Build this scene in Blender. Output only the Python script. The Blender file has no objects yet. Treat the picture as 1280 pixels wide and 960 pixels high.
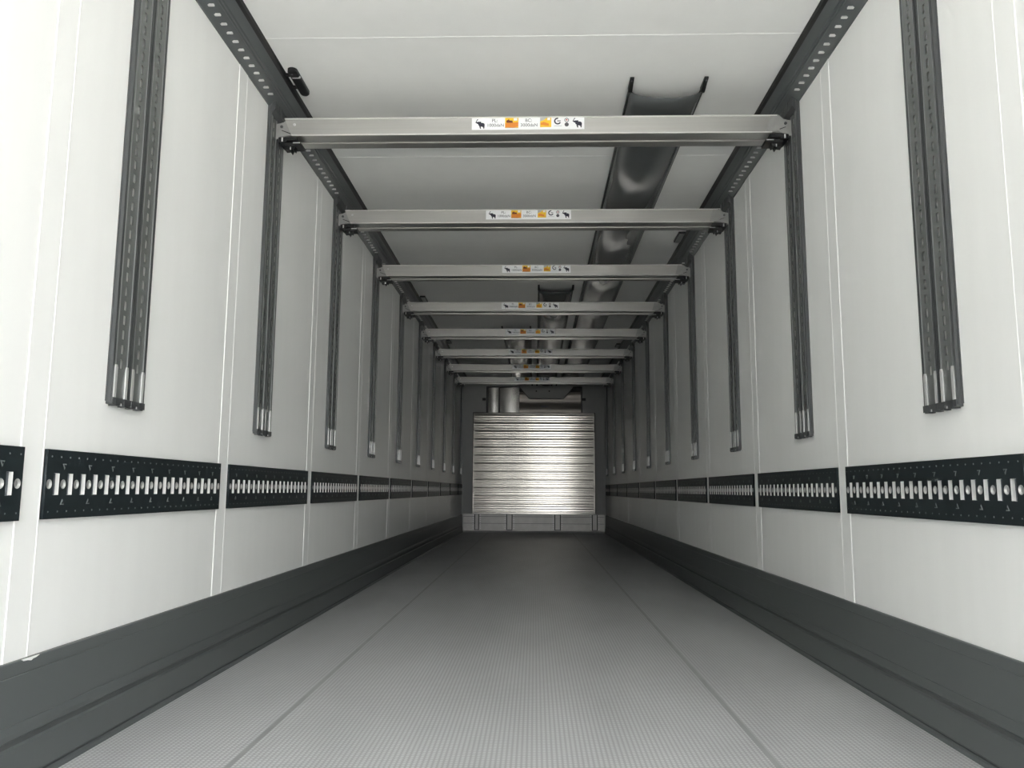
import bpy, bmesh, math, random
from mathutils import Vector, Matrix
random.seed(7)
S = bpy.context.scene
COL = S.collection

# ------------------------------------------------------------------ camera
cam_d = bpy.data.cameras.new('camera')
cam = bpy.data.objects.new('camera', cam_d)
COL.objects.link(cam)
F_PX, PITCH, YAW, ROLL, ZC = 999.17, 0.132097, -0.029221, 0.006146, 0.6983
fwd = Vector((math.sin(YAW)*math.cos(PITCH), math.cos(YAW)*math.cos(PITCH), math.sin(PITCH)))
rgt = Vector((math.cos(YAW), -math.sin(YAW), 0))
upv = rgt.cross(fwd)
r2 = rgt*math.cos(ROLL) + upv*math.sin(ROLL)
u2 = upv*math.cos(ROLL) - rgt*math.sin(ROLL)
m = Matrix((r2, u2, -fwd)).transposed().to_4x4()
m.translation = (0, 0, ZC)
cam.matrix_world = m
cam_d.sensor_fit = 'HORIZONTAL'
cam_d.sensor_width = 36
cam_d.lens = F_PX/1280*36
cam_d.clip_start = 0.05
cam_d.clip_end = 300
S.camera = cam

# ------------------------------------------------------------------ light
XL, XR, H, YF, YD = -1.2258, 1.1848, 2.56, 13.49, -1.5   # side walls, ceiling, bulkhead wall, rear opening
SKY = 8.8
W = bpy.data.worlds.new('overcast_sky')
S.world = W
W.use_nodes = True
wn = W.node_tree.nodes
# standard overcast sky: luminance (1 + 2 sin(elevation)) / 3
wl = W.node_tree.links
_tc = wn.new('ShaderNodeTexCoord'); _sp = wn.new('ShaderNodeSeparateXYZ'); _mr = wn.new('ShaderNodeMapRange')
wl.new(_tc.outputs['Generated'], _sp.inputs[0]); wl.new(_sp.outputs[2], _mr.inputs['Value'])
_mr.inputs['To Min'].default_value = SKY/3; _mr.inputs['To Max'].default_value = SKY
wl.new(_mr.outputs[0], wn['Background'].inputs[1])
wn['Background'].inputs[0].default_value = (0.97, 0.985, 1.0, 1)
sun_d = bpy.data.lights.new('sun', 'SUN')
sun_d.energy = 19.0
sun_d.angle = math.radians(3)
sun_d.color = (1.0, 0.965, 0.91)
sun = bpy.data.objects.new('sun', sun_d)
COL.objects.link(sun)
sun.rotation_euler = (math.radians(-12), math.radians(38), 0)      # from the duct side, over the roof: lights the yard only
portal = bpy.data.lights.new('rear_opening_portal', 'AREA')
portal.shape = 'RECTANGLE'
portal.size, portal.size_y = XR-XL, H
portal.cycles.is_portal = True
po = bpy.data.objects.new('rear_opening_portal', portal)
COL.objects.link(po)
po.location = ((XL+XR)/2, YD, H/2)
po.rotation_euler = (math.radians(90), 0, 0)     # faces into the trailer
S.view_settings.view_transform = 'Standard'
S.view_settings.look = 'None'
S.view_settings.gamma = 1
S.view_settings.use_curve_mapping = False
S.view_settings.exposure = 1.17
S.cycles.diffuse_bounces = 16
S.cycles.max_bounces = 20
S.cycles.sample_clamp_indirect = 6

# ------------------------------------------------------------------ materials
def nodes_of(name):
    mt = bpy.data.materials.new(name)
    mt.use_nodes = True
    nt = mt.node_tree
    return mt, nt, nt.nodes['Principled BSDF']

def mat(name, col, rough=0.5, metal=0.0, var=0.06, scale=6.0, stretch=(1, 1, 1), bump=0.0, spec=0.5, rvar=0.0):
    """plain material with fine procedural variation of colour (and roughness / relief)"""
    mt, nt, b = nodes_of(name)
    N = nt.nodes.new
    tc = N('ShaderNodeTexCoord'); mp = N('ShaderNodeMapping'); no = N('ShaderNodeTexNoise')
    mp.inputs['Scale'].default_value = stretch
    no.inputs['Scale'].default_value = scale
    no.inputs['Detail'].default_value = 5
    nt.links.new(tc.outputs['Object'], mp.inputs[0]); nt.links.new(mp.outputs[0], no.inputs['Vector'])
    rp = N('ShaderNodeValToRGB')
    rp.color_ramp.elements[0].position = 0.3; rp.color_ramp.elements[1].position = 0.7
    rp.color_ramp.elements[0].color = tuple(c*(1-var) for c in col)+(1,)
    rp.color_ramp.elements[1].color = tuple(min(1, c*(1+var)) for c in col)+(1,)
    nt.links.new(no.outputs[0], rp.inputs[0]); nt.links.new(rp.outputs[0], b.inputs['Base Color'])
    b.inputs['Roughness'].default_value = rough
    b.inputs['Metallic'].default_value = metal
    b.inputs['Specular IOR Level'].default_value = spec
    if rvar:
        mr = N('ShaderNodeMapRange')
        mr.inputs['To Min'].default_value = rough-rvar; mr.inputs['To Max'].default_value = rough+rvar
        nt.links.new(no.outputs[0], mr.inputs[0]); nt.links.new(mr.outputs[0], b.inputs['Roughness'])
    if bump:
        bp = N('ShaderNodeBump')
        bp.inputs['Strength'].default_value = bump; bp.inputs['Distance'].default_value = 0.002
        nt.links.new(no.outputs[0], bp.inputs['Height']); nt.links.new(bp.outputs[0], b.inputs['Normal'])
    return mt

def floor_material():
    mt, nt, b = nodes_of('floor_antislip')
    N = nt.nodes.new; L = nt.links.new
    tc = N('ShaderNodeTexCoord'); sp = N('ShaderNodeSeparateXYZ')
    L(tc.outputs['Object'], sp.inputs[0])
    def mth(op, a, bb=None):
        n = N('ShaderNodeMath'); n.operation = op
        for i, v in enumerate((a, bb)):
            if v is None: continue
            if isinstance(v, (int, float)): n.inputs[i].default_value = v
            else: L(v, n.inputs[i])
        return n.outputs[0]
    px, py = 0.0134, 0.0140                       # rows of small raised studs
    cx_ = mth('COSINE', mth('MULTIPLY', sp.outputs[0], 2*math.pi/px)); cy_ = mth('COSINE', mth('MULTIPLY', sp.outputs[1], 2*math.pi/py))
    h = mth('MULTIPLY', mth('ADD', mth('MULTIPLY', cx_, 0.5), 0.5), mth('ADD', mth('MULTIPLY', cy_, 0.5), 0.5))
    rp = N('ShaderNodeValToRGB')
    rp.color_ramp.elements[0].position = 0.05; rp.color_ramp.elements[1].position = 0.55
    rp.color_ramp.elements[0].color = (0.365, 0.37, 0.377, 1)
    rp.color_ramp.elements[1].color = (0.57, 0.578, 0.588, 1)
    L(h, rp.inputs[0])
    no = N('ShaderNodeTexNoise'); no.inputs['Scale'].default_value = 2.2; no.inputs['Detail'].default_value = 7
    mp = N('ShaderNodeMapping'); mp.inputs['Scale'].default_value = (1.6, 0.5, 1)
    L(tc.outputs['Object'], mp.inputs[0]); L(mp.outputs[0], no.inputs['Vector'])
    r2_ = N('ShaderNodeValToRGB')
    r2_.color_ramp.elements[0].position = 0.3; r2_.color_ramp.elements[1].position = 0.7
    r2_.color_ramp.elements[0].color = (0.86, 0.86, 0.86, 1); r2_.color_ramp.elements[1].color = (1, 1, 1, 1)
    L(no.outputs[0], r2_.inputs[0])
    mx = N('ShaderNodeMix'); mx.data_type = 'RGBA'; mx.blend_type = 'MULTIPLY'; mx.inputs[0].default_value = 1
    L(rp.outputs[0], mx.inputs[6]); L(r2_.outputs[0], mx.inputs[7]); L(mx.outputs[2], b.inputs['Base Color'])
    bp = N('ShaderNodeBump'); bp.inputs['Strength'].default_value = 0.6; bp.inputs['Distance'].default_value = 0.0014
    L(h, bp.inputs['Height']); L(bp.outputs[0], b.inputs['Normal'])
    b.inputs['Roughness'].default_value = 0.42
    b.inputs['Specular IOR Level'].default_value = 0.5
    return mt

M = dict(
    white=mat('wall_white', (0.865, 0.87, 0.855), 0.38, var=0.012, scale=14, stretch=(1, 1, 0.15), bump=0.03),
    ceil=mat('ceiling_white', (0.90, 0.905, 0.885), 0.42, var=0.012, scale=10, bump=0.02),
    bead=mat('sealant_white', (0.89, 0.89, 0.88), 0.35, var=0.01),
    back=mat('wall_core', (0.45, 0.45, 0.43), 0.7),
    front=mat('bulkhead_grey', (0.40, 0.41, 0.40), 0.45, var=0.03),
    kick=mat('kick_grey', (0.09, 0.1, 0.1), 0.42, var=0.05, scale=3, stretch=(1, .2, 1), rvar=0.05),
    kickdark=mat('kick_groove', (0.062, 0.068, 0.069), 0.5),
    cove=mat('cove_grey', (0.085, 0.095, 0.097), 0.38, var=0.05, scale=3, stretch=(1, .2, 1)),
    black=mat('black_plastic', (0.006, 0.0065, 0.007), 0.45, var=0.2),
    lip=mat('track_edge_highlight', (0.30, 0.31, 0.31), 0.35, metal=0.5, var=0.05),  # lighter than the track: light caught on the edges, put into the colour
    track=mat('track_grey', (0.16, 0.168, 0.165), 0.42, metal=0.35, var=0.05),
    trackdark=mat('track_frame_grey', (0.075, 0.08, 0.082), 0.4, metal=0.3, var=0.05),
    silver=mat('bright_zinc', (0.83, 0.83, 0.82), 0.32, metal=0.6, var=0.05, scale=20),
    steel=mat('slot_steel', (0.80, 0.80, 0.78), 0.4, metal=0.15, var=0.06, scale=30),
    slotback=mat('slot_back', (0.10, 0.11, 0.125), 0.4, metal=0.4, var=0.2, scale=40),
    dimple=mat('dimple_zinc', (0.62, 0.62, 0.61), 0.38, metal=0.85, var=0.06, scale=30),
    rail=mat('rail_black', (0.013, 0.019, 0.0215), 0.44, spec=0.3, var=0.25, scale=25, stretch=(1, .25, 3), rvar=0.08),
    mark=mat('rail_embossing', (0.18, 0.2, 0.2), 0.45, metal=0.3, var=0.1),
    alu=mat('brushed_aluminium', (0.50, 0.495, 0.475), 0.32, metal=0.85, var=0.05, scale=30, stretch=(.05, 3, 3), rvar=0.06),
    brightlip=mat('lip_highlight', (0.86, 0.855, 0.83), 0.35, metal=0.5, var=0.04, scale=8, stretch=(.2, 1, 1)),  # paler than the beam aluminium: edge highlight put into the colour
    bracket=mat('bracket_aluminium', (0.36, 0.36, 0.35), 0.5, metal=0.5, var=0.06, scale=40),
    bulk=mat('bulkhead_aluminium', (0.40, 0.383, 0.35), 0.13, metal=0.95, var=0.07, scale=12, stretch=(.3, 1, 4), rvar=0.03),
    kickalu=mat('kick_aluminium', (0.50, 0.49, 0.47), 0.45, metal=0.6, var=0.08, scale=10),
    inox=mat('stainless', (0.62, 0.61, 0.58), 0.22, metal=1.0, var=0.05, scale=8, stretch=(2, 1, .2)),
    film=mat('brown_film', (0.13, 0.118, 0.104), 0.30, var=0.2, scale=5, stretch=(.4, 1, 5), metal=0.5),
    duct=mat('duct_vinyl', (0.085, 0.092, 0.093), 0.24, var=0.08, scale=3, bump=0.05, rvar=0.05),
    floor=floor_material(),
    seam=mat('floor_weld', (0.27, 0.275, 0.275), 0.4, var=0.1),
    yard=mat('yard_concrete', (0.42, 0.41, 0.39), 0.8, var=0.15, scale=1.5),
    shed=mat('shed_cladding', (0.05, 0.053, 0.056), 0.6, var=0.1, scale=3),
    lens=mat('lamp_lens', (0.24, 0.245, 0.24), 0.3, var=0.05),
    paper=mat('sticker_white', (0.86, 0.87, 0.88), 0.45, var=0.01),
    ink=mat('ink_navy', (0.012, 0.014, 0.03), 0.5, var=0.05),
    inkgrey=mat('ink_grey', (0.09, 0.09, 0.10), 0.5, var=0.05),
    orange=mat('ink_orange', (0.75, 0.25, 0.03), 0.5, var=0.1),
    yellow=mat('ink_yellow', (0.85, 0.53, 0.03), 0.5, var=0.08),
    brown=mat('ink_brown', (0.16, 0.04, 0.015), 0.5, var=0.1),
    red=mat('ink_red', (0.45, 0.05, 0.04), 0.5, var=0.1),
    lightgrey=mat('ink_lightgrey', (0.45, 0.45, 0.45), 0.5, var=0.05),
)

# ------------------------------------------------------------------ mesh helpers
class MB:
    def __init__(self): self.v = []; self.f = []
    def poly(self, pts, faces):
        n = len(self.v); self.v += [tuple(p) for p in pts]; self.f += [tuple(n+i for i in f) for f in faces]; return self
    def box(self, x0, x1, y0, y1, z0, z1):
        p = [(x, y, z) for z in (z0, z1) for y in (y0, y1) for x in (x0, x1)]
        return self.poly(p, [(0, 2, 3, 1), (4, 5, 7, 6), (0, 1, 5, 4), (2, 6, 7, 3), (0, 4, 6, 2), (1, 3, 7, 5)])
    def prism(self, prof, axis, a, b):
        """closed profile extruded along axis 'x','y','z'; profile gives the two other coordinates in xyz order.
        a / b may be functions of the profile point"""
        def P(p, t):
            t = t(p) if callable(t) else t
            return (t, p[0], p[1]) if axis == 'x' else (p[0], t, p[1]) if axis == 'y' else (p[0], p[1], t)
        k = len(prof)
        pts = [P(p, a) for p in prof]+[P(p, b) for p in prof]
        fs = [(i, (i+1) % k, k+(i+1) % k, k+i) for i in range(k)]+[tuple(range(k)), tuple(range(k, 2*k))]
        return self.poly(pts, fs)
    def cyl(self, c, r, axis, h, n=12, r1=None):
        r1 = r if r1 is None else r1
        def P(i, rr, t):
            a = 2*math.pi*i/n; u, w = rr*math.cos(a), rr*math.sin(a)
            return {'x': (c[0]+t, c[1]+u, c[2]+w), 'y': (c[0]+u, c[1]+t, c[2]+w), 'z': (c[0]+u, c[1]+w, c[2]+t)}[axis]
        pts = [P(i, r, 0) for i in range(n)]+[P(i, r1, h) for i in range(n)]
        return self.poly(pts, [(i, (i+1) % n, n+(i+1) % n, n+i) for i in range(n)]+[tuple(range(n)), tuple(range(n, 2*n))])
    def mesh(self, name, mt, mir=False, normals=True, smooth=None):
        me = bpy.data.meshes.new(name)
        vs = [(-x, y, z) for x, y, z in self.v] if mir else self.v
        me.from_pydata(vs, [], self.f)
        finish(me, mt, normals, smooth)
        return me
    def build(self, name, mt, parent=None, loc=(0, 0, 0), mir=False, normals=True, smooth=None):
        return link(name, self.mesh(name, mt, mir, normals, smooth), parent, loc)

def finish(me, mt, normals=True, smooth=None):
    if normals:
        bm = bmesh.new(); bm.from_mesh(me)
        bmesh.ops.recalc_face_normals(bm, faces=bm.faces)
        bm.to_mesh(me); bm.free()
    me.materials.clear(); me.materials.append(M[mt])
    if smooth:
        for p in me.polygons: p.use_smooth = True
        me.set_sharp_from_angle(angle=math.radians(smooth))

def link(name, me, parent=None, loc=(0, 0, 0)):
    o = bpy.data.objects.new(name, me); COL.objects.link(o)
    o.location = loc
    if parent: o.parent = parent
    return o

def thing(name, label, cat, loc=(0, 0, 0), group=None):
    o = bpy.data.objects.new(name, None); COL.objects.link(o)
    o.location = loc; o.empty_display_size = 0.05
    return tag(o, label, cat, group)

def tag(o, label, cat, group=None):
    o['label'] = label; o['category'] = cat
    if group: o['group'] = group
    return o

def struct(o, label=None):
    o['kind'] = 'structure'
    if label: o['label'] = label
    return o

def sheet(name, splines, thick, mt, mapping):
    """flat plate with holes: splines = closed 2-D outlines; extruded by thick; mapping (u, v, w) -> xyz"""
    cu = bpy.data.curves.new(name, 'CURVE'); cu.dimensions = '2D'; cu.fill_mode = 'BOTH'; cu.extrude = thick/2
    for pts in splines:
        sp = cu.splines.new('POLY'); sp.points.add(len(pts)-1)
        for i, p in enumerate(pts): sp.points[i].co = (p[0], p[1], 0, 1)
        sp.use_cyclic_u = True
    ob = bpy.data.objects.new('tmp', cu); COL.objects.link(ob)
    bpy.context.view_layer.update()
    me = bpy.data.meshes.new_from_object(ob.evaluated_get(bpy.context.evaluated_depsgraph_get()))
    bpy.data.objects.remove(ob); bpy.data.curves.remove(cu)
    for v in me.vertices: v.co = mapping(v.co.x, v.co.y, v.co.z)
    bm = bmesh.new(); bm.from_mesh(me)
    bmesh.ops.remove_doubles(bm, verts=bm.verts, dist=1e-6)
    bmesh.ops.recalc_face_normals(bm, faces=bm.faces)
    bm.to_mesh(me); bm.free()
    me.name = name
    finish(me, mt, False)
    return me

def text_mesh(txt, size, mt, mapping):
    cu = bpy.data.curves.new('text', 'FONT'); cu.body = txt; cu.size = size; cu.align_x = 'CENTER'
    cu.extrude = 0.0002
    ob = bpy.data.objects.new('tmp', cu); COL.objects.link(ob)
    bpy.context.view_layer.update()
    me = bpy.data.meshes.new_from_object(ob.evaluated_get(bpy.context.evaluated_depsgraph_get()))
    bpy.data.objects.remove(ob); bpy.data.curves.remove(cu)
    for v in me.vertices: v.co = mapping(v.co.x, v.co.y, v.co.z)
    finish(me, mt, False)
    return me

def circ(u, v, r, n=14, a0=0): return [(u+r*math.cos(a0+2*math.pi*i/n), v+r*math.sin(a0+2*math.pi*i/n)) for i in range(n)]
def rect(u0, u1, v0, v1): return [(u0, v0), (u1, v0), (u1, v1), (u0, v1)]

ORD = ['zeroth', 'first', 'second', 'third', 'fourth', 'fifth', 'sixth', 'seventh', 'eighth', 'ninth', 'tenth']
SIDES = [(XL, False, 'left', 'wall with the oval black lamp'), (XR, True, 'right', 'wall beside the longest duct')]
PITCHY = 1.2
SEAM0, SEAM1 = 3.0757, 3.1640            # near / far line of one panel joint
TRK0 = 2.330                             # centre of the first track
PK = range(-2, 9)

# ------------------------------------------------------------------ floor and yard
fl = struct(MB().box(XL-0.06, XR+0.06, YD, YF+0.3, -0.12, 0).build('floor', 'floor'), 'grey studded anti-slip floor of the trailer')
for x in (-0.775, 0.625):
    MB().box(x-0.008, x+0.008, YD, YF, -0.002, 0.0002).build('floor_weld', 'seam', fl)
struct(MB().box(-40, 40, -50, 30, -1.45, -1.25).build('ground', 'yard'), 'grey concrete yard outside the trailer')

# dark shed standing in the yard behind the trailer
shed = struct(MB().box(-22, -0.1, -16, -9, -1.25, 5.5).build('wall_yard', 'shed'), 'dark clad shed wall in the yard')

# ------------------------------------------------------------------ side walls
def lin(k): return SEAM1+PITCHY*(k-1), SEAM0+PITCHY*k     # y-range of the panel k (k=0 holds track 0)
for X, mir, side, _ in SIDES:
    w = struct(MB().box(-0.07, -0.004, YD, YF+0.3, -0.12, H+0.07).build('wall_'+side, 'back', None, (X, 0, 0), mir),
               'white panelled side wall, '+('with oval black lamp' if not mir else 'beside the longest duct'))
    y0, y1 = lin(0)
    pan = MB().box(-0.004, 0, 0, y1-y0, 0, H).mesh('wall_panel', 'white', mir)
    js = MB().box(-0.004, 0.0012, 0, SEAM1-SEAM0, 0, H).mesh('joint_strip', 'white', mir)
    bd = MB().prism([(-0.001, -0.0025), (0.0015, -0.0025), (0.0025, 0), (0.0015, 0.0025), (-0.001, 0.0025)], 'z', 0.29, H-0.1).mesh('seam_bead', 'bead', mir)
    for k in range(-1, 9):
        a, b = lin(k)
        link('wall_panel', pan, w, (0, a, 0)); link('joint_strip', js, w, (0, b, 0))
        link('seam_bead', bd, w, (0, b, 0)); link('seam_bead', bd, w, (0, b+SEAM1-SEAM0, 0))
    a, b = lin(-2)
    MB().box(-0.004, 0, YD, b, 0, H).build('wall_panel', 'white', w, (0, 0, 0), mir)
    link('joint_strip', js, w, (0, b, 0))
    a, b = lin(9)
    MB().box(-0.004, 0, a, YF+0.3, 0, H).build('wall_panel', 'white', w, (0, 0, 0), mir)

    # kick plate along the foot of the wall
    kp = [(0, 0.293), (0.009, 0.293), (0.011, 0.291), (0.012, 0.262), (0.0105, 0.260), (0.012, 0.258), (0.014, 0.150), (0.0125, 0.1485), (0.014, 0.147),
          (0.017, 0.130), (0.017, 0.118), (0.0125, 0.114), (0.0125, 0.100), (0.0185, 0.096), (0.0225, 0.020), (0.0195, 0.017), (0.0195, 0.012), (0.026, 0.010), (0.031, 0.0005), (0, 0.0005)]
    ln = 'baseboard_'+side
    kb = struct(MB().prism(kp, 'y', YD, YF).build(ln, 'kick', None, (X, 0, 0), mir), 'dark grey kick plate along the '+('wall with oval black lamp' if not mir else 'wall beside the longest duct'))
    MB().box(0.0124, 0.0131, YD, YF, 0.1015, 0.1125).build('groove', 'kickdark', kb, (0, 0, 0), mir)
    MB().box(0.0190, 0.0200, YD, YF, 0.0125, 0.0165).build('groove', 'kickdark', kb, (0, 0, 0), mir)

    if not mir:
        MB().prism([(1.930, 0.2925), (1.936, 0.2885), (1.952, 0.2875), (1.966, 0.2845), (1.972, 0.2875), (1.985, 0.2885), (1.998, 0.2925)], 'x', 0.0095, 0.0125).build('sealant_smear', 'bead', kb)

    # cove rail between wall and ceiling
    cp = [(0, 2.440), (0.006, 2.440), (0.009, 2.446), (0.047, 2.486), (0.048, 2.492), (0.054, 2.494), (0.056, 2.501), (0.062, 2.504), (0.067, 2.516), (0.076, 2.531), (0.088, 2.546), (0.088, H+0.02), (0, H+0.02)]
    cv = struct(MB().prism(cp, 'y', YD, YF).build('trim_'+('1' if not mir else '2'), 'cove', None, (X, 0, 0), mir, smooth=28), 'dark grey slotted cove rail along the ceiling, '+('wall with oval black lamp' if not mir else 'wall beside longest duct'))
    MB().prism([(0.083, 2.538), (0.094, 2.546), (0.099, H-0.0005), (0.083, H-0.0005)], 'y', YD, YF).build('gasket', 'black', cv, (0, 0, 0), mir)
    # added bright tabs, standing in for light caught on the cove's slot edges
    def tab_mb(mb, y):
        mb.box(0.012, 0.0425, y-0.005, y+0.006, 2.4575, 2.463)
        return mb.box(0.012, 0.026, y-0.003, y+0.008, 2.4625, 2.470)
    tm = tab_mb(MB(), 0).mesh('slot_glint_tab', 'silver', mir)
    far = MB()
    y = 2.697-0.0605*22
    n = 0
    while y < YF-0.02:
        trk = min(abs(y-(TRK0+PITCHY*k)) for k in range(0, 10))
        if trk > 0.115:
            if 2.3 < y < 5.9: link('slot_glint_tab', tm, cv, (0, y, 0))
            elif y > YD: tab_mb(far, y)
        y += 0.0605
    far.build('slot_glint_tab', 'silver', cv, (0, 0, 0), mir)['kind'] = 'stuff'

# ------------------------------------------------------------------ ceiling
ce = struct(MB().box(XL-0.07, XR+0.07, YD, YF+0.3, H+0.004, H+0.08).build('ceiling', 'back'), 'white panelled ceiling')
y = 3.087-3*1.2
edges = [YD]
while y < YF:
    if y > YD+0.1: edges.append(y)
    y += 1.2
edges.append(YF)
for a, b in zip(edges, edges[1:]):
    MB().box(XL, XR, a, b, H, H+0.004).build('ceiling_panel', 'ceil', ce)
    if b < YF: MB().box(XL+0.096, XR-0.096, b-0.0016, b+0.0016, H-0.0012, H+0.001).build('seam_bead', 'bead', ce)

# ------------------------------------------------------------------ front wall, evaporator, bulkhead panel
OX0, OX1, OZ0, OZ1 = -0.83, 0.80, 1.85, 2.449
fw = MB().box(XL, OX0, YF, YF+0.05, 0, H).box(OX1, XR, YF, YF+0.05, 0, H).box(OX0, OX1, YF, YF+0.05, 0, OZ0).box(OX0, OX1, YF, YF+0.05, OZ1, H)
fw = struct(fw.build('wall_front', 'front'), 'grey front wall behind the aluminium bulkhead')
MB().prism([(-0.27, 2.449), (0.655, 2.449), (0.476, 2.246), (-0.094, 2.246)], 'y', YF-0.004, YF+0.03).build('flap', 'front', fw)
MB().prism([(-0.285, 2.449), (-0.262, 2.449), (-0.08, 2.252), (0.462, 2.252), (0.642, 2.449), (0.672, 2.449), (0.484, 2.234), (-0.102, 2.234)], 'y', YF-0.002, YF+0.02).build('flap_edging', 'black', fw)
for i, (x, z) in enumerate([(-0.05, 2.475), (0.03, 2.475), (0.28, 2.475), (0.36, 2.475), (0.02, 2.37), (0.24, 2.37)]):
    MB().cyl((x, YF-0.007, z), 0.013, 'y', 0.006, 10).build('bolt', 'black', fw)
MB().box(0.885, 0.90, YF-0.004, YF, 0.3, H).build('cover_strip', 'front', fw)
for x in (XL, XR-0.02): MB().box(x, x+0.02, YF-0.02, YF, 0.0, H).build('corner_strip', 'front', fw)

ev = thing('evaporator_unit', 'stainless cooling unit casing in the opening above the bulkhead', 'cooling unit', (0, YF, 1.85))
def evb(mb, name, mt, **kw): return mb.build(name, mt, ev, (0, -YF, -1.85), **kw)
evb(MB().box(OX0, OX1, YF+0.28, YF+0.29, OZ0, OZ1).box(OX0, OX0+0.01, YF+0.052, YF+0.28, OZ0, OZ1).box(OX1-0.01, OX1, YF+0.052, YF+0.28, OZ0, OZ1)
    .box(OX0, OX1, YF+0.052, YF+0.28, OZ1-0.01, OZ1).box(OX0, OX1, YF+0.052, YF+0.28, OZ0, OZ0+0.01), 'housing', 'black')
def curved(x0, x1, z0, z1, y, bulge, mt, name, n=10):
    mb = MB(); pts = []
    for i in range(n+1):
        t = i/n; pts.append((x0+(x1-x0)*t, y-bulge*math.sin(math.pi*t)))
    pts += [(p[0], p[1]+0.004) for p in reversed(pts)]
    mb.prism(pts, 'z', z0, z1); return evb(mb, name, mt, smooth=40)
curved(OX0+0.02, -0.622, 1.86, OZ1-0.015, YF+0.045, 0.010, 'inox', 'casing_panel')
curved(-0.602, -0.27, 1.86, OZ1-0.015, YF+0.045, 0.014, 'inox', 'casing_panel')
evb(MB().box(-0.622, -0.602, YF+0.03, YF+0.07, 1.86, OZ1-0.015), 'divider', 'black')
mb = MB(); n = 16; pts = []
for i in range(n+1):
    t = i/n; z = 1.86+(2.36-1.86)*t
    pts.append((YF+0.055+0.006*math.sin(t*12)-0.01*t, z))
pts += [(p[0]+0.004, p[1]) for p in reversed(pts)]
evb(mb.prism(pts, 'x', -0.265, OX1-0.02), 'air_guide', 'film', smooth=40)
for x0 in (-0.895, 0.795):
    evb(MB().box(x0, x0+0.06, YF-0.022, YF-0.001, 2.205, 2.25), 'bracket', 'black')
for a, b, c, d in ((OX0+0.001, OX0+0.018, 2.005, OZ1-0.001), (OX1-0.018, OX1-0.001, 2.005, OZ1-0.001), (OX0+0.018, -0.29, OZ1-0.016, OZ1-0.001), (0.675, OX1-0.018, OZ1-0.016, OZ1-0.001)):
    evb(MB().box(a, b, YF+0.001, YF+0.03, c, d), 'rim', 'black')
evb(MB().box(0.10, 0.22, YF+0.04, YF+0.045, 2.10, 2.13), 'rating_plate', 'inkgrey')

BX0, BX1, BZ0, BZ1, BY = -1.036, 0.995, 0.311, 1.987, YF-0.10
bh = thing('bulkhead_panel', 'ribbed bare aluminium bulkhead panel of wide horizontal planks', 'bulkhead', (0, BY, BZ0))
def bhb(mb, name, mt, **kw): return mb.build(name, mt, bh, (0, -BY, -BZ0), **kw)
bhb(MB().box(BX0, BX0+0.022, BY-0.012, BY+0.05, BZ0, BZ1).box(BX1-0.022, BX1, BY-0.012, BY+0.05, BZ0, BZ1)
    .box(BX0, BX1, BY-0.010, BY+0.05, BZ1-0.028, BZ1).box(BX0, BX1, BY-0.010, BY+0.05, BZ0, BZ0+0.02), 'frame', 'bulk')
bhb(MB().box(BX0-0.012, BX1+0.016, BY+0.05, BY+0.0999, BZ0+0.01, BZ1+0.012), 'rear_packing', 'black')
ph = (BZ1-0.028-BZ0-0.02)/12
prof = [(0.03, 0.0006), (-0.0012, 0.0006), (-0.0026, 0.003), (-0.003, 0.010)]
for r in range(3):
    c = 0.014+(ph-0.02)*(r+0.5)/3; hw = (ph-0.02)/6
    for t in (-0.92, -0.5, 0, 0.5, 0.92):
        prof.append((-0.0016*(1-t*t)-0.001, c+hw*t))
prof += [(-0.003, ph-0.006), (-0.0005, ph-0.0035), (-0.0005, ph-0.0005), (0.03, ph-0.0005)]
pm = MB().prism(prof, 'x', BX0+0.022, BX1-0.022).mesh('plank', 'bulk', smooth=35)
for i in range(12): link('plank', pm, bh, (0, 0, 0.02+ph*i))

bb = struct(MB().box(XL+0.034, XR-0.034, YF-0.03, YF, 0.0, 0.302).build('baseboard_front', 'kickalu'), 'bare aluminium kick plate under the bulkhead panel')
MB().prism([(YF-0.05, 0.0), (YF-0.03, 0.0), (YF-0.03, 0.03), (YF-0.034, 0.03)], 'x', XL+0.034, XR-0.034).build('foot_lip', 'silver', bb)
for z in (0.15, 0.262): MB().box(XL+0.034, XR-0.034, YF-0.0308, YF-0.03, z-0.003, z+0.003).build('groove', 'inkgrey', bb)
for x0, x1 in ((-1.006, -0.928), (-0.474, -0.372), (0.325, 0.429), (0.945, 1.040)):
    MB().box(x0, x1, YF-0.035, YF-0.03, 0.04, 0.30).build('drain_slot', 'black', bb)
    MB().box(x0+0.014, x1-0.014, YF-0.039, YF-0.034, 0.052, 0.30).build('drain_strip', 'kickalu', bb)
    rv = MB()
    for xx in (x0-0.022, x1+0.022):
        for j in range(7): rv.cyl((xx, YF-0.033, 0.07+j*0.036), 0.007, 'y', 0.003, 6)
    rv.build('rivets', 'silver', bb)['kind'] = 'stuff'

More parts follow.
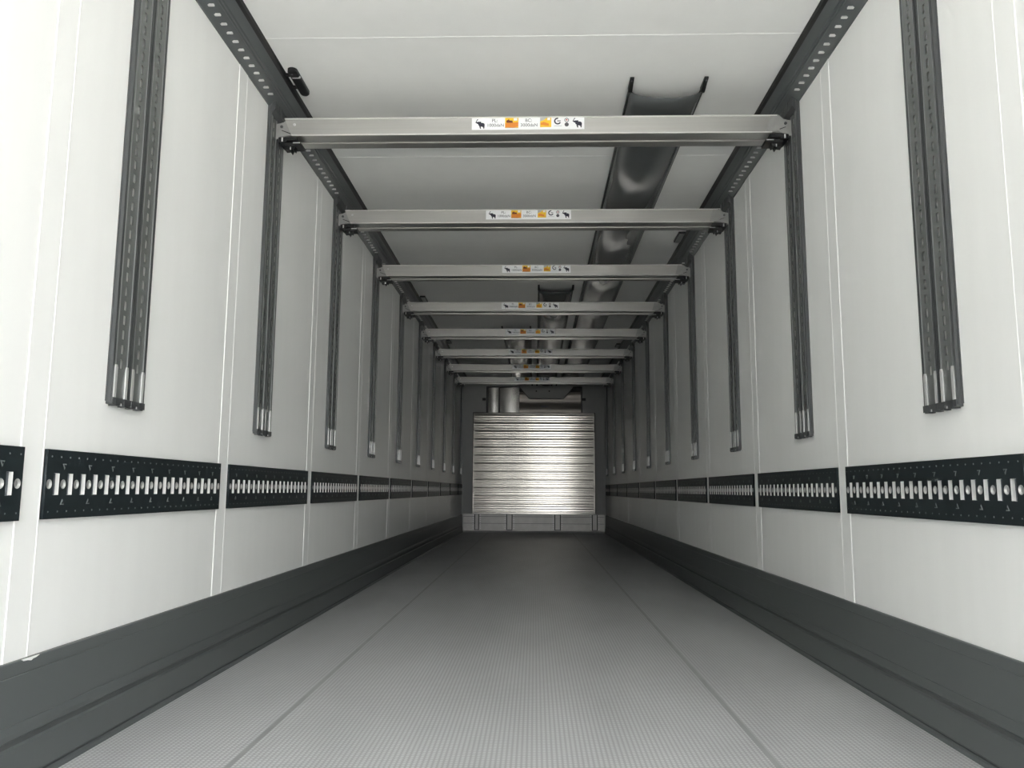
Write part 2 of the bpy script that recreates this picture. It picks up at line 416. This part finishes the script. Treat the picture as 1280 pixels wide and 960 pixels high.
# ------------------------------------------------------------------ horizontal load rails
RZ0, RZ1 = 0.6197, 0.7935
RC = (RZ0+RZ1)/2
RP = 0.0598
def rail_meshes(length, mir):
    n = int((length-0.062)/RP)+1
    off = 0.046
    holes = [rect(0.002, length-0.002, RZ0, RZ1)]
    for i in range(n):
        yc = off+RP*i
        holes.append(rect(yc-0.0125, yc+0.0125, RC-0.0275, RC+0.0275))
    rounds = [off+RP*i-RP/2 for i in range(n+1)]
    rounds = [r for r in rounds if r < length-0.014]
    for r in rounds: holes.append(circ(r, RC, 0.0125, 14))
    sg = -1 if mir else 1
    plate = sheet('plate', holes, 0.009, 'rail', lambda u, v, w: (sg*(0.0075+w), u, v))
    # bright lining of one slot: open tray
    e = 0.0004
    def tray(pts, o0, o1):
        k = len(pts)
        mb = MB()
        mb.poly([(o0,)+p for p in pts]+[(o1,)+p for p in pts], [tuple(range(k))]+[(i, (i+1) % k, k+(i+1) % k, k+i) for i in range(k)])
        return mb
    sl = tray(rect(-0.0125+e, 0.0125-e, -0.0275+e, 0.0275-e), 0.001, 0.0116).mesh('slot_lining', 'steel', mir, normals=False)
    sl.materials.append(M['slotback']); sl.polygons[0].material_index = 1
    rd = MB(); k = 14; p1 = circ(0, 0, 0.0122, k); p2 = circ(0, 0, 0.0075, k)
    rd.poly([(0.0116,)+p for p in p1]+[(0.0075,)+p for p in p2], [(i, (i+1) % k, k+(i+1) % k, k+i) for i in range(k)]+[tuple(range(k, 2*k))])
    rd = rd.mesh('round_dimple', 'dimple', mir, normals=False)
    mk = MB()
    for i in range(0, n-1, 2):
        yc = off+RP*i+RP/2
        for s in (1, -1):
            z = RC+s*0.046
            tri = [(yc-0.0085, z+s*0.006), (yc+0.0085, z+s*0.006), (yc, z-s*0.009)]
            tin = [(yc-0.0045, z+s*0.0038), (yc+0.0045, z+s*0.0038), (yc, z-s*0.0045)]
            mk.poly([(0.0123,)+p for p in tri]+[(0.0136,)+p for p in tin], [(0, 1, 4, 3), (1, 2, 5, 4), (2, 0, 3, 5)])
    mk = mk.mesh('arrow_marks', 'mark', mir)
    rv = MB(); y = 0.02
    while y < length-0.01:
        for z in (RZ1-0.018, RZ0+0.018): rv.cyl((0.0119, y, z), 0.0026, 'x', 0.001, 6, 0.0015)
        y += RP/1.5
    rv = rv.mesh('spot_welds', 'mark', mir)
    return plate, sl, rd, mk, rv, [off+RP*i for i in range(n)], rounds

for X, mir, side, wl in SIDES:
    full = rail_meshes(SEAM0-lin(0)[0], mir)
    for k in range(-1, 10):
        a, b = lin(k)
        if k == 9: b = YF-0.06
        ms = full if k < 9 else rail_meshes(b-a, mir)
        if k >= 1 and k <= 8:
            lab = f'dark load rail under the {ORD[9-k]} beam from the bulkhead, {wl}'
        elif k == 0:
            lab = f'dark load rail under the beamless track nearest the trailer doors, {wl}'
            lab = f'dark load rail under the outermost, beamless track, {wl}'
        elif k == 9:
            lab = f'short dark load rail ending at the bulkhead, {wl}'
        else:
            lab = f'dark load rail before the outermost beamless track, {wl}'
        t = thing('load_rail', lab, 'lashing rail', (X, a, 0), 'load rails along the side walls')
        plate, sl, rd, mk, rv, ys, rs = ms
        link('plate', plate, t)
        for yy in ys: link('slot_lining', sl, t, (0, yy, RC))
        for yy in rs: link('round_dimple', rd, t, (0, yy, RC))
        link('arrow_marks', mk, t)['kind'] = 'stuff'
        link('spot_welds', rv, t)['kind'] = 'stuff'

# ------------------------------------------------------------------ vertical tracks
TZ0, TZ1 = 0.932, 2.478
def track_meshes(mir):
    sg = -1 if mir else 1
    fr = MB()
    z0, z1 = TZ0+0.012, 2.462
    for s in (1, -1):
        a, b = sorted((s*0.0865, s*0.0975)); fr.box(0, 0.0145, a, b, z0, z1)          # outer flange
        a, b = sorted((s*0.0975, s*0.1000)); fr.box(0, 0.004, a, b, z0, z1)          # foot
        a, b = sorted((s*0.0055, s*0.0095)); fr.box(0, 0.016, a, b, z0, z1)         # centre ribs
        a, b = sorted((s*0.0095, s*0.022)); fr.box(0, 0.006, a, b, z0, z1)           # groove bottoms
        a, b = sorted((s*0.075, s*0.0865)); fr.box(0, 0.006, a, b, z0, z1)
    fr.box(0, 0.010, -0.0055, 0.0055, z0, z1)
    frame = fr.mesh('frame', 'trackdark', mir)
    backing = MB().box(0, 0.0065, -0.0265, 0.0265, z0, z1).mesh('lit_wall_strip', 'steel', mir)  # added pale strip, standing in for the lit wall behind the slots
    holes = [rect(-0.031, 0.031, z0, z1)]
    z = TZ0+0.125
    while z < z1-0.03:
        holes.append(rect(-0.0068, 0.0068, z-0.0138, z+0.0138)); z += 0.0437
    plate = sheet('slotted_plate', holes, 0.002, 'track', lambda u, v, w: (sg*(0.0125+w), u, v))
    lip = MB()
    for s in (1, -1):
        a, b = sorted((s*0.031, s*0.034)); lip.box(0.006, 0.0155, a, b, z0, z1)
    lips = lip.mesh('plate_lip', 'lip', mir)
    st = [(-0.0062, 0.0), (0.0062, 0.0), (0.0062, 0.09), (0.0032, 0.098), (-0.0032, 0.098), (-0.0062, 0.09)]
    strip = MB().prism([(p[0], p[1]) for p in st], 'x', 0.006, 0.0175).mesh('zinc_strip', 'silver', mir)
    cap = MB().box(0, 0.0195, -0.0955, 0.0955, TZ0+0.004, TZ0+0.024)
    for yy in (-0.08, -0.03, 0.012, 0.06): cap.box(0, 0.021, yy, yy+0.022, TZ0, TZ0+0.02)
    cap = cap.mesh('end_cap', 'trackdark', mir)
    bits = MB().box(0.021, 0.0218, -0.003, 0.003, TZ0+0.002, TZ0+0.009).mesh('cap_clip', 'silver', mir)
    head = MB().prism([(0, 2.405), (0.016, 2.405), (0.029, 2.425), (0.029, 2.482), (0, 2.482)], 'y', -0.092, 0.092)
    for yy in (-0.088, -0.03, 0.002, 0.06): head.box(0.026, 0.0312, yy, yy+0.010, 2.425, 2.482)
    head = head.mesh('head', 'trackdark', mir)
    hl = MB().box(0.0, 0.034, -0.092, 0.094, 2.4815, 2.4855).box(0.0, 0.034, 0.0922, 0.0955, 2.430, 2.4855).mesh('head_edge', 'lip', mir)
    return frame, plate, lips, strip, cap, bits, head, hl, backing
for X, mir, side, wl in SIDES:
    frame, plate, lips, strip, cap, bits, head, hl, backing = track_meshes(mir)
    for k in range(0, 10):
        if 1 <= k <= 8: lab = f'perforated grey track holding the {ORD[9-k]} beam from the bulkhead, {wl}'
        elif k == 0: lab = f'outermost perforated grey track without a beam, {wl}'
        else: lab = f'perforated grey track next to the bulkhead, without a beam, {wl}'
        t = thing('vertical_track', lab, 'track', (X, TRK0+PITCHY*k, 0), 'perforated vertical tracks on the side walls')
        link('frame', frame, t)
        for s in (-1, 1):
            pl = link('slotted_plate', plate, t, (0, s*0.0485, 0))
            link('plate_lip', lips, pl); link('lit_wall_strip', backing, pl)
            for q in (-1, 1): link('zinc_strip', strip, t, (0, s*0.0485+q*0.031, TZ0+0.022))
        c = link('end_cap', cap, t); link('cap_clip', bits, c, (0, -0.049, 0)); link('cap_clip', bits, c, (0, 0.041, 0))
        h = link('head', head, t); link('head_edge', hl, h)

# ------------------------------------------------------------------ cross beams
ELE = [(915, 400), (926, 394), (941, 396), (943, 408), (930, 424), (914, 440), (907, 455), (915, 464), (935, 462), (955, 455), (975, 458), (1015, 455), (1018, 485), (1060, 487), (1088, 500), (1102, 525),
       (1103, 545), (1097, 598), (1092, 635), (1070, 635), (1068, 606), (1052, 588), (1008, 580), (1018, 635), (990, 635), (968, 556), (949, 545), (945, 518), (928, 512), (912, 500), (892, 492), (877, 480), (870, 464), (884, 476), (898, 482), (890, 468), (890, 452), (900, 434), (918, 412)]
EW = [((x-870)/233-0.5, (515-y)/233) for x, y in ELE]          # unit width, y up
def flat(name, outlines, mt, lev=1): return sheet(name, outlines, 0.0003, mt, lambda u, v, w: (u, -0.0004*lev+w, v))
LW, LH = 0.520, 0.0585
def sc(pts, s, u, v): return [(u+p[0]*s, v+p[1]*s) for p in pts]
lx = lambda px: -LW/2+(px-88)/(1200-88)*LW                    # sticker drawn in its own px (88..1200)
lz = lambda py: LH/2-(py-80)/(205-80)*LH
print_parts = []
def pp(name, me): print_parts.append((name, me))
pp('elephant_emblem', flat('elephant_emblem', [sc(EW, 0.045, lx(168), lz(145))], 'ink'))
pp('elephant_emblem', flat('elephant_emblem', [sc(EW, 0.045, lx(1128), lz(138))], 'ink'))
def tx(s, px, py, size): return text_mesh(s, size, 'inkgrey', lambda u, v, w: (lx(px)+u, -0.0004+w*0.5, lz(py)+v))
pp('lettering', tx('PL:', 315, 126, 0.022)); pp('lettering', tx('1000daN', 322, 174, 0.0215))
pp('lettering', tx('BC:', 650, 126, 0.022)); pp('lettering', tx('3000daN', 655, 174, 0.0215))
R = lambda a, b, c, d: rect(lx(a), lx(b), lz(d), lz(c))
Q = lambda *p: [(lx(a), lz(b)) for a, b in p]
pp('cargo_pictogram', flat('cargo_pictogram', [R(417, 549, 84, 190)], 'yellow', 1))
pp('pictogram_detail', flat('pictogram_detail', [Q((420, 140), (470, 132), (549, 128), (549, 172), (500, 188), (420, 182))], 'orange', 2))
pp('pictogram_detail', flat('pictogram_detail', [Q((430, 112), (455, 98), (462, 110), (490, 112), (496, 136), (430, 134))], 'brown', 2))
pp('pictogram_detail', flat('pictogram_detail', [R(503, 538, 86, 112)], 'paper', 2))
pp('pictogram_detail', flat('pictogram_detail', [R(417, 549, 186, 191)], 'lightgrey', 2))
pp('cargo_pictogram', flat('cargo_pictogram', [R(764, 874, 84, 182)], 'yellow', 1))
pp('pictogram_detail', flat('pictogram_detail', [Q((764, 84), (830, 84), (800, 108), (764, 122))], 'lightgrey', 2))
pp('pictogram_detail', flat('pictogram_detail', [Q((770, 138), (800, 128), (850, 146), (850, 168), (770, 158))], 'orange', 2))
pp('pictogram_detail', flat('pictogram_detail', [R(834, 864, 86, 110)], 'paper', 2))
cx, cz = lx(937), lz(120); ro, ri = 0.0165, 0.0105
arc = [(cx+ro*math.cos(math.radians(a)), cz+ro*math.sin(math.radians(a))) for a in range(80, 345, 15)]+[(cx+ri*math.cos(math.radians(a)), cz+ri*math.sin(math.radians(a))) for a in range(335, 75, -15)]
pp('ring_emblem', flat('ring_emblem', [arc], 'ink'))
pp('ring_emblem', flat('ring_emblem', [rect(cx-0.002, cx+0.014, cz-0.001, cz+0.003)], 'inkgrey'))
pp('fine_print', flat('fine_print', [R(902, 978, 167, 172)], 'lightgrey'))
pp('round_symbol', flat('round_symbol', [circ(lx(1026), lz(110), 0.0105, 16), circ(lx(1026), lz(110), 0.0075, 16)], 'inkgrey'))
pp('round_symbol', flat('round_symbol', [circ(lx(1026), lz(108), 0.004, 8)], 'red'))
pp('round_symbol', flat('round_symbol', [circ(lx(1026), lz(156), 0.0098, 16)], 'inkgrey'))

BP = [(-0.003, 0), (-0.003, -0.004), (0, -0.005), (0, -0.079), (-0.004, -0.080), (-0.005, -0.086), (0.003, -0.088), (0.056, -0.091), (0.058, -0.083), (0.066, -0.083), (0.067, -0.0935), (0.126, -0.0925), (0.13, -0.088), (0.13, 0)]
CXB = (XL+XR)/2
body_me = MB().prism(BP, 'x', lambda p: XL+0.053-p[1]*0.43, lambda p: XR-0.076+p[1]*0.33).mesh('beam_body', 'alu')
lip_t = lambda p: XL+0.055-p[1]*0.43
top_lip_me = MB().prism([(-0.0045, -0.0045), (-0.0005, -0.0055), (0.001, 0.0012), (-0.002, 0.0012)], 'x', lip_t, lambda p: XR-0.078+p[1]*0.33).mesh('top_lip', 'brightlip')
low_lip_me = MB().prism([(-0.0062, -0.0860), (-0.003, -0.0870), (-0.002, -0.0795), (-0.0045, -0.0805)], 'x', lip_t, lambda p: XR-0.078+p[1]*0.33).mesh('lower_lip', 'brightlip')
groove_me = MB().box(XL+0.1, XR-0.11, 0.0585, 0.0655, -0.0838, -0.083).mesh('groove', 'black')
BRK = [(0.0145, -0.024), (0.030, -0.021), (0.048, -0.016), (0.062, -0.004), (0.070, -0.001), (0.11, -0.001), (0.115, -0.079), (0.07, -0.081), (0.035, -0.086), (0.0145, -0.099)]
def brk(mir):
    s = -1 if mir else 1
    X = XR if mir else XL
    f = lambda p: (s*p[0], p[1])
    pl = MB().prism(BRK, 'y', 0.006, 0.012); pl.box(0.024, 0.030, 0.006, 0.12, -0.098, -0.022).box(0.03, 0.11, 0.1, 0.106, -0.08, -0.01)
    pl = pl.mesh('end_bracket', 'bracket', mir)
    bolt = MB().cyl((0.040, 0.0025, -0.038), 0.007, 'y', 0.004, 10).mesh('bolt', 'trackdark', mir)
    cre = MB().prism([(0.038, -0.056), (0.042, -0.0545), (0.092, -0.073), (0.09, -0.077)], 'y', 0.0048, 0.0061).mesh('crease', 'black', mir)
    la = MB().box(0.028, 0.064, 0.004, 0.10, -0.112, -0.090).box(0.056, 0.112, 0.004, 0.085, -0.104, -0.0885).box(0.05, 0.128, 0.02, 0.09, -0.122, -0.108)
    la.prism([(0.05, -0.122), (0.10, -0.122), (0.094, -0.140), (0.084, -0.134), (0.078, -0.150), (0.07, -0.136), (0.05, -0.138)], 'y', 0.03, 0.07)
    la = la.mesh('latch', 'black', mir)
    pin = MB().cyl((0.047, -0.002, -0.112), 0.004, 'z', 0.018, 8).box(0.092, 0.125, 0.016, 0.021, -0.1125, -0.109).cyl((0.079, 0.026, -0.14), 0.0028, 'z', 0.012, 6).mesh('latch_pin', 'silver', mir)
    return pl, bolt, cre, la, pin
BL, BR_ = brk(False), brk(True)
sleeve_me = MB().prism([(XR-0.108, -0.004), (XR-0.070, -0.002), (XR-0.070, -0.078), (XR-0.131, -0.080)], 'y', -0.0022, 0.004).mesh('end_sleeve', 'bracket')
rivet_me = MB().cyl((XL+0.101, -0.004, -0.031), 0.0045, 'y', 0.004, 10, 0.0075).mesh('rivet', 'silver')
lab_me = MB().box(-LW/2, LW/2, -0.0003, 0.001, -LH/2, LH/2).mesh('sticker', 'paper')
ZT = [2.412, 2.400, 2.397, 2.393, 2.392, 2.389, 2.390, 2.388]
LX = [-0.036, -0.043, 0.007, -0.047, -0.053, -0.058, -0.05, -0.05]
for k in range(1, 9):
    extra = {1: ', outermost of all', 8: ', closest to bulkhead'}.get(k, '')
    t = thing('cross_beam', f'aluminium cross beam with white sticker, {ORD[9-k]} from the bulkhead panel', 'beam',
              (0, TRK0+PITCHY*k-0.065+0.04, ZT[k-1]), 'aluminium cross beams under the ceiling')
    bo = link('beam_body', body_me, t); link('groove', groove_me, bo)
    link('rivet', rivet_me, bo); link('top_lip', top_lip_me, bo); link('lower_lip', low_lip_me, bo); link('end_sleeve', sleeve_me, t)
    for X, (pl, bolt, cre, la, pin) in ((XL, BL), (XR, BR_)):
        p = link('end_bracket', pl, t, (X, 0, 0)); link('bolt', bolt, p); link('crease', cre, p)
        l = link('latch', la, t, (X, 0, 0)); link('latch_pin', pin, l)
    st = link('sticker', lab_me, t, (LX[k-1], -0.0008, -0.033))
    for nme, me in print_parts: link(nme, me, st)

# ------------------------------------------------------------------ air ducts
def duct(x0, x1, y0, label, seed):
    rnd = random.Random(seed)
    t = thing('air_duct', label, 'air duct', ((x0+x1)/2, y0, H-0.0016))
    w = (x1-x0)/2
    ys = []; y = y0
    while y < YF-0.12: ys.append(y); y += 0.1
    ys.append(YF-0.10)
    n = 18; mb = MB(); rows = []
    ph0 = rnd.random()*6
    for j, y in enumerate(ys):
        d = y-y0
        sag = 0.045+0.055*min(1, d/0.9) + 0.007*math.sin(d*2.3+ph0)
        row = []
        for i in range(n+1):
            a = math.pi*i/n
            u = -math.cos(a)*w
            z = -0.007-sag*(math.sin(a)**0.85)
            z += 0.002*math.sin(u*40+d*5+ph0)*math.sin(a) if d > 0.6 else 0
            row.append((u, y-y0, z))
        rows.append(row)
    for row in rows: mb.v += row
    k = n+1
    for j in range(len(rows)-1):
        for i in range(n): mb.f.append((j*k+i, j*k+i+1, (j+1)*k+i+1, (j+1)*k+i))
    o = mb.build('duct_skin', 'duct', t, normals=False, smooth=60)
    md = o.modifiers.new('thickness', 'SOLIDIFY'); md.thickness = 0.003; md.offset = 1
    for s in (-1, 1):
        MB().box(s*w-0.006, s*w+0.006, 0.0, YF-0.10-y0, -0.016, 0).build('fixing_strip', 'black', t)
        c = MB().prism([(-0.092, 0), (0.01, 0), (0.01, -0.026), (-0.004, -0.028), (-0.06, -0.014), (-0.092, -0.008)], 'x', s*w-0.009, s*w+0.009).build('end_clip', 'black', t)
        MB().cyl((s*w, -0.078, -0.0135), 0.0045, 'z', 0.004, 8).build('screw', 'inkgrey', c)
duct(0.437, 0.772, 3.515, 'longest dark grey vinyl air duct hung under the ceiling', 1)
duct(0.031, 0.345, 7.21, 'dark grey ceiling air duct of middle length, between the two others', 2)
duct(-0.380, -0.055, 9.06, 'shortest dark grey ceiling air duct', 3)

# ------------------------------------------------------------------ ceiling fittings
def stadium(w, l, n=8):
    r = w/2
    return [(r*math.cos(a), l/2-r+r*math.sin(a)) for a in [math.pi*i/n for i in range(n+1)]]+[(r*math.cos(a), -l/2+r+r*math.sin(a)) for a in [math.pi+math.pi*i/n for i in range(n+1)]]
t = thing('oval_lamp', 'oval black lamp housing on the ceiling with two arms to the cove', 'lamp', (-1.089, 3.43, H))
bd = stadium(0.043, 0.235)
mb = MB(); k = len(bd)
mb.poly([p+(0,) for p in bd]+[p+(-0.014,) for p in bd]+[(p[0]*0.8, p[1]*0.95, -0.02) for p in bd],
        [(i, (i+1) % k, k+(i+1) % k, k+i) for i in range(k)]+[(k+i, k+(i+1) % k, 2*k+(i+1) % k, 2*k+i) for i in range(k)]+[tuple(range(k)), tuple(range(2*k, 3*k))])
mb.build('housing', 'black', t, smooth=35)
MB().box(-0.012, 0.024, -0.062, -0.054, -0.021, -0.012).build('clip_band', 'lightgrey', t)
MB().cyl((-0.004, -0.092, -0.0222), 0.005, 'z', 0.004, 8).build('screw', 'inkgrey', t)
for y in (-0.06, 0.05): MB().box(-0.041, -0.015, y-0.007, y+0.007, -0.012, 0).build('arm', 'black', t)

def lamp(x, y, label):
    t = thing('ceiling_lamp', label, 'lamp', (x, y, H), 'small rectangular ceiling lamps')
    MB().box(-0.026, 0.026, -0.108, 0.108, -0.014, 0).build('rim', 'black', t)
    MB().prism([(-0.019, -0.014), (0.019, -0.014), (0.014, -0.020), (-0.014, -0.020)], 'y', -0.098, 0.098).build('lens', 'lens', t)
lamp(1.062, 5.726, 'small rectangular grey ceiling lamp with black rim, beside the longest duct')
lamp(-1.093, 7.64, 'small rectangular ceiling lamp behind the fifth beam from the bulkhead')
lamp(-1.090, 9.90, 'small rectangular ceiling lamp behind the third beam from bulkhead, oval lamp side')
lamp(1.058, 10.16, 'small rectangular ceiling lamp behind the third beam from bulkhead, longest duct side')
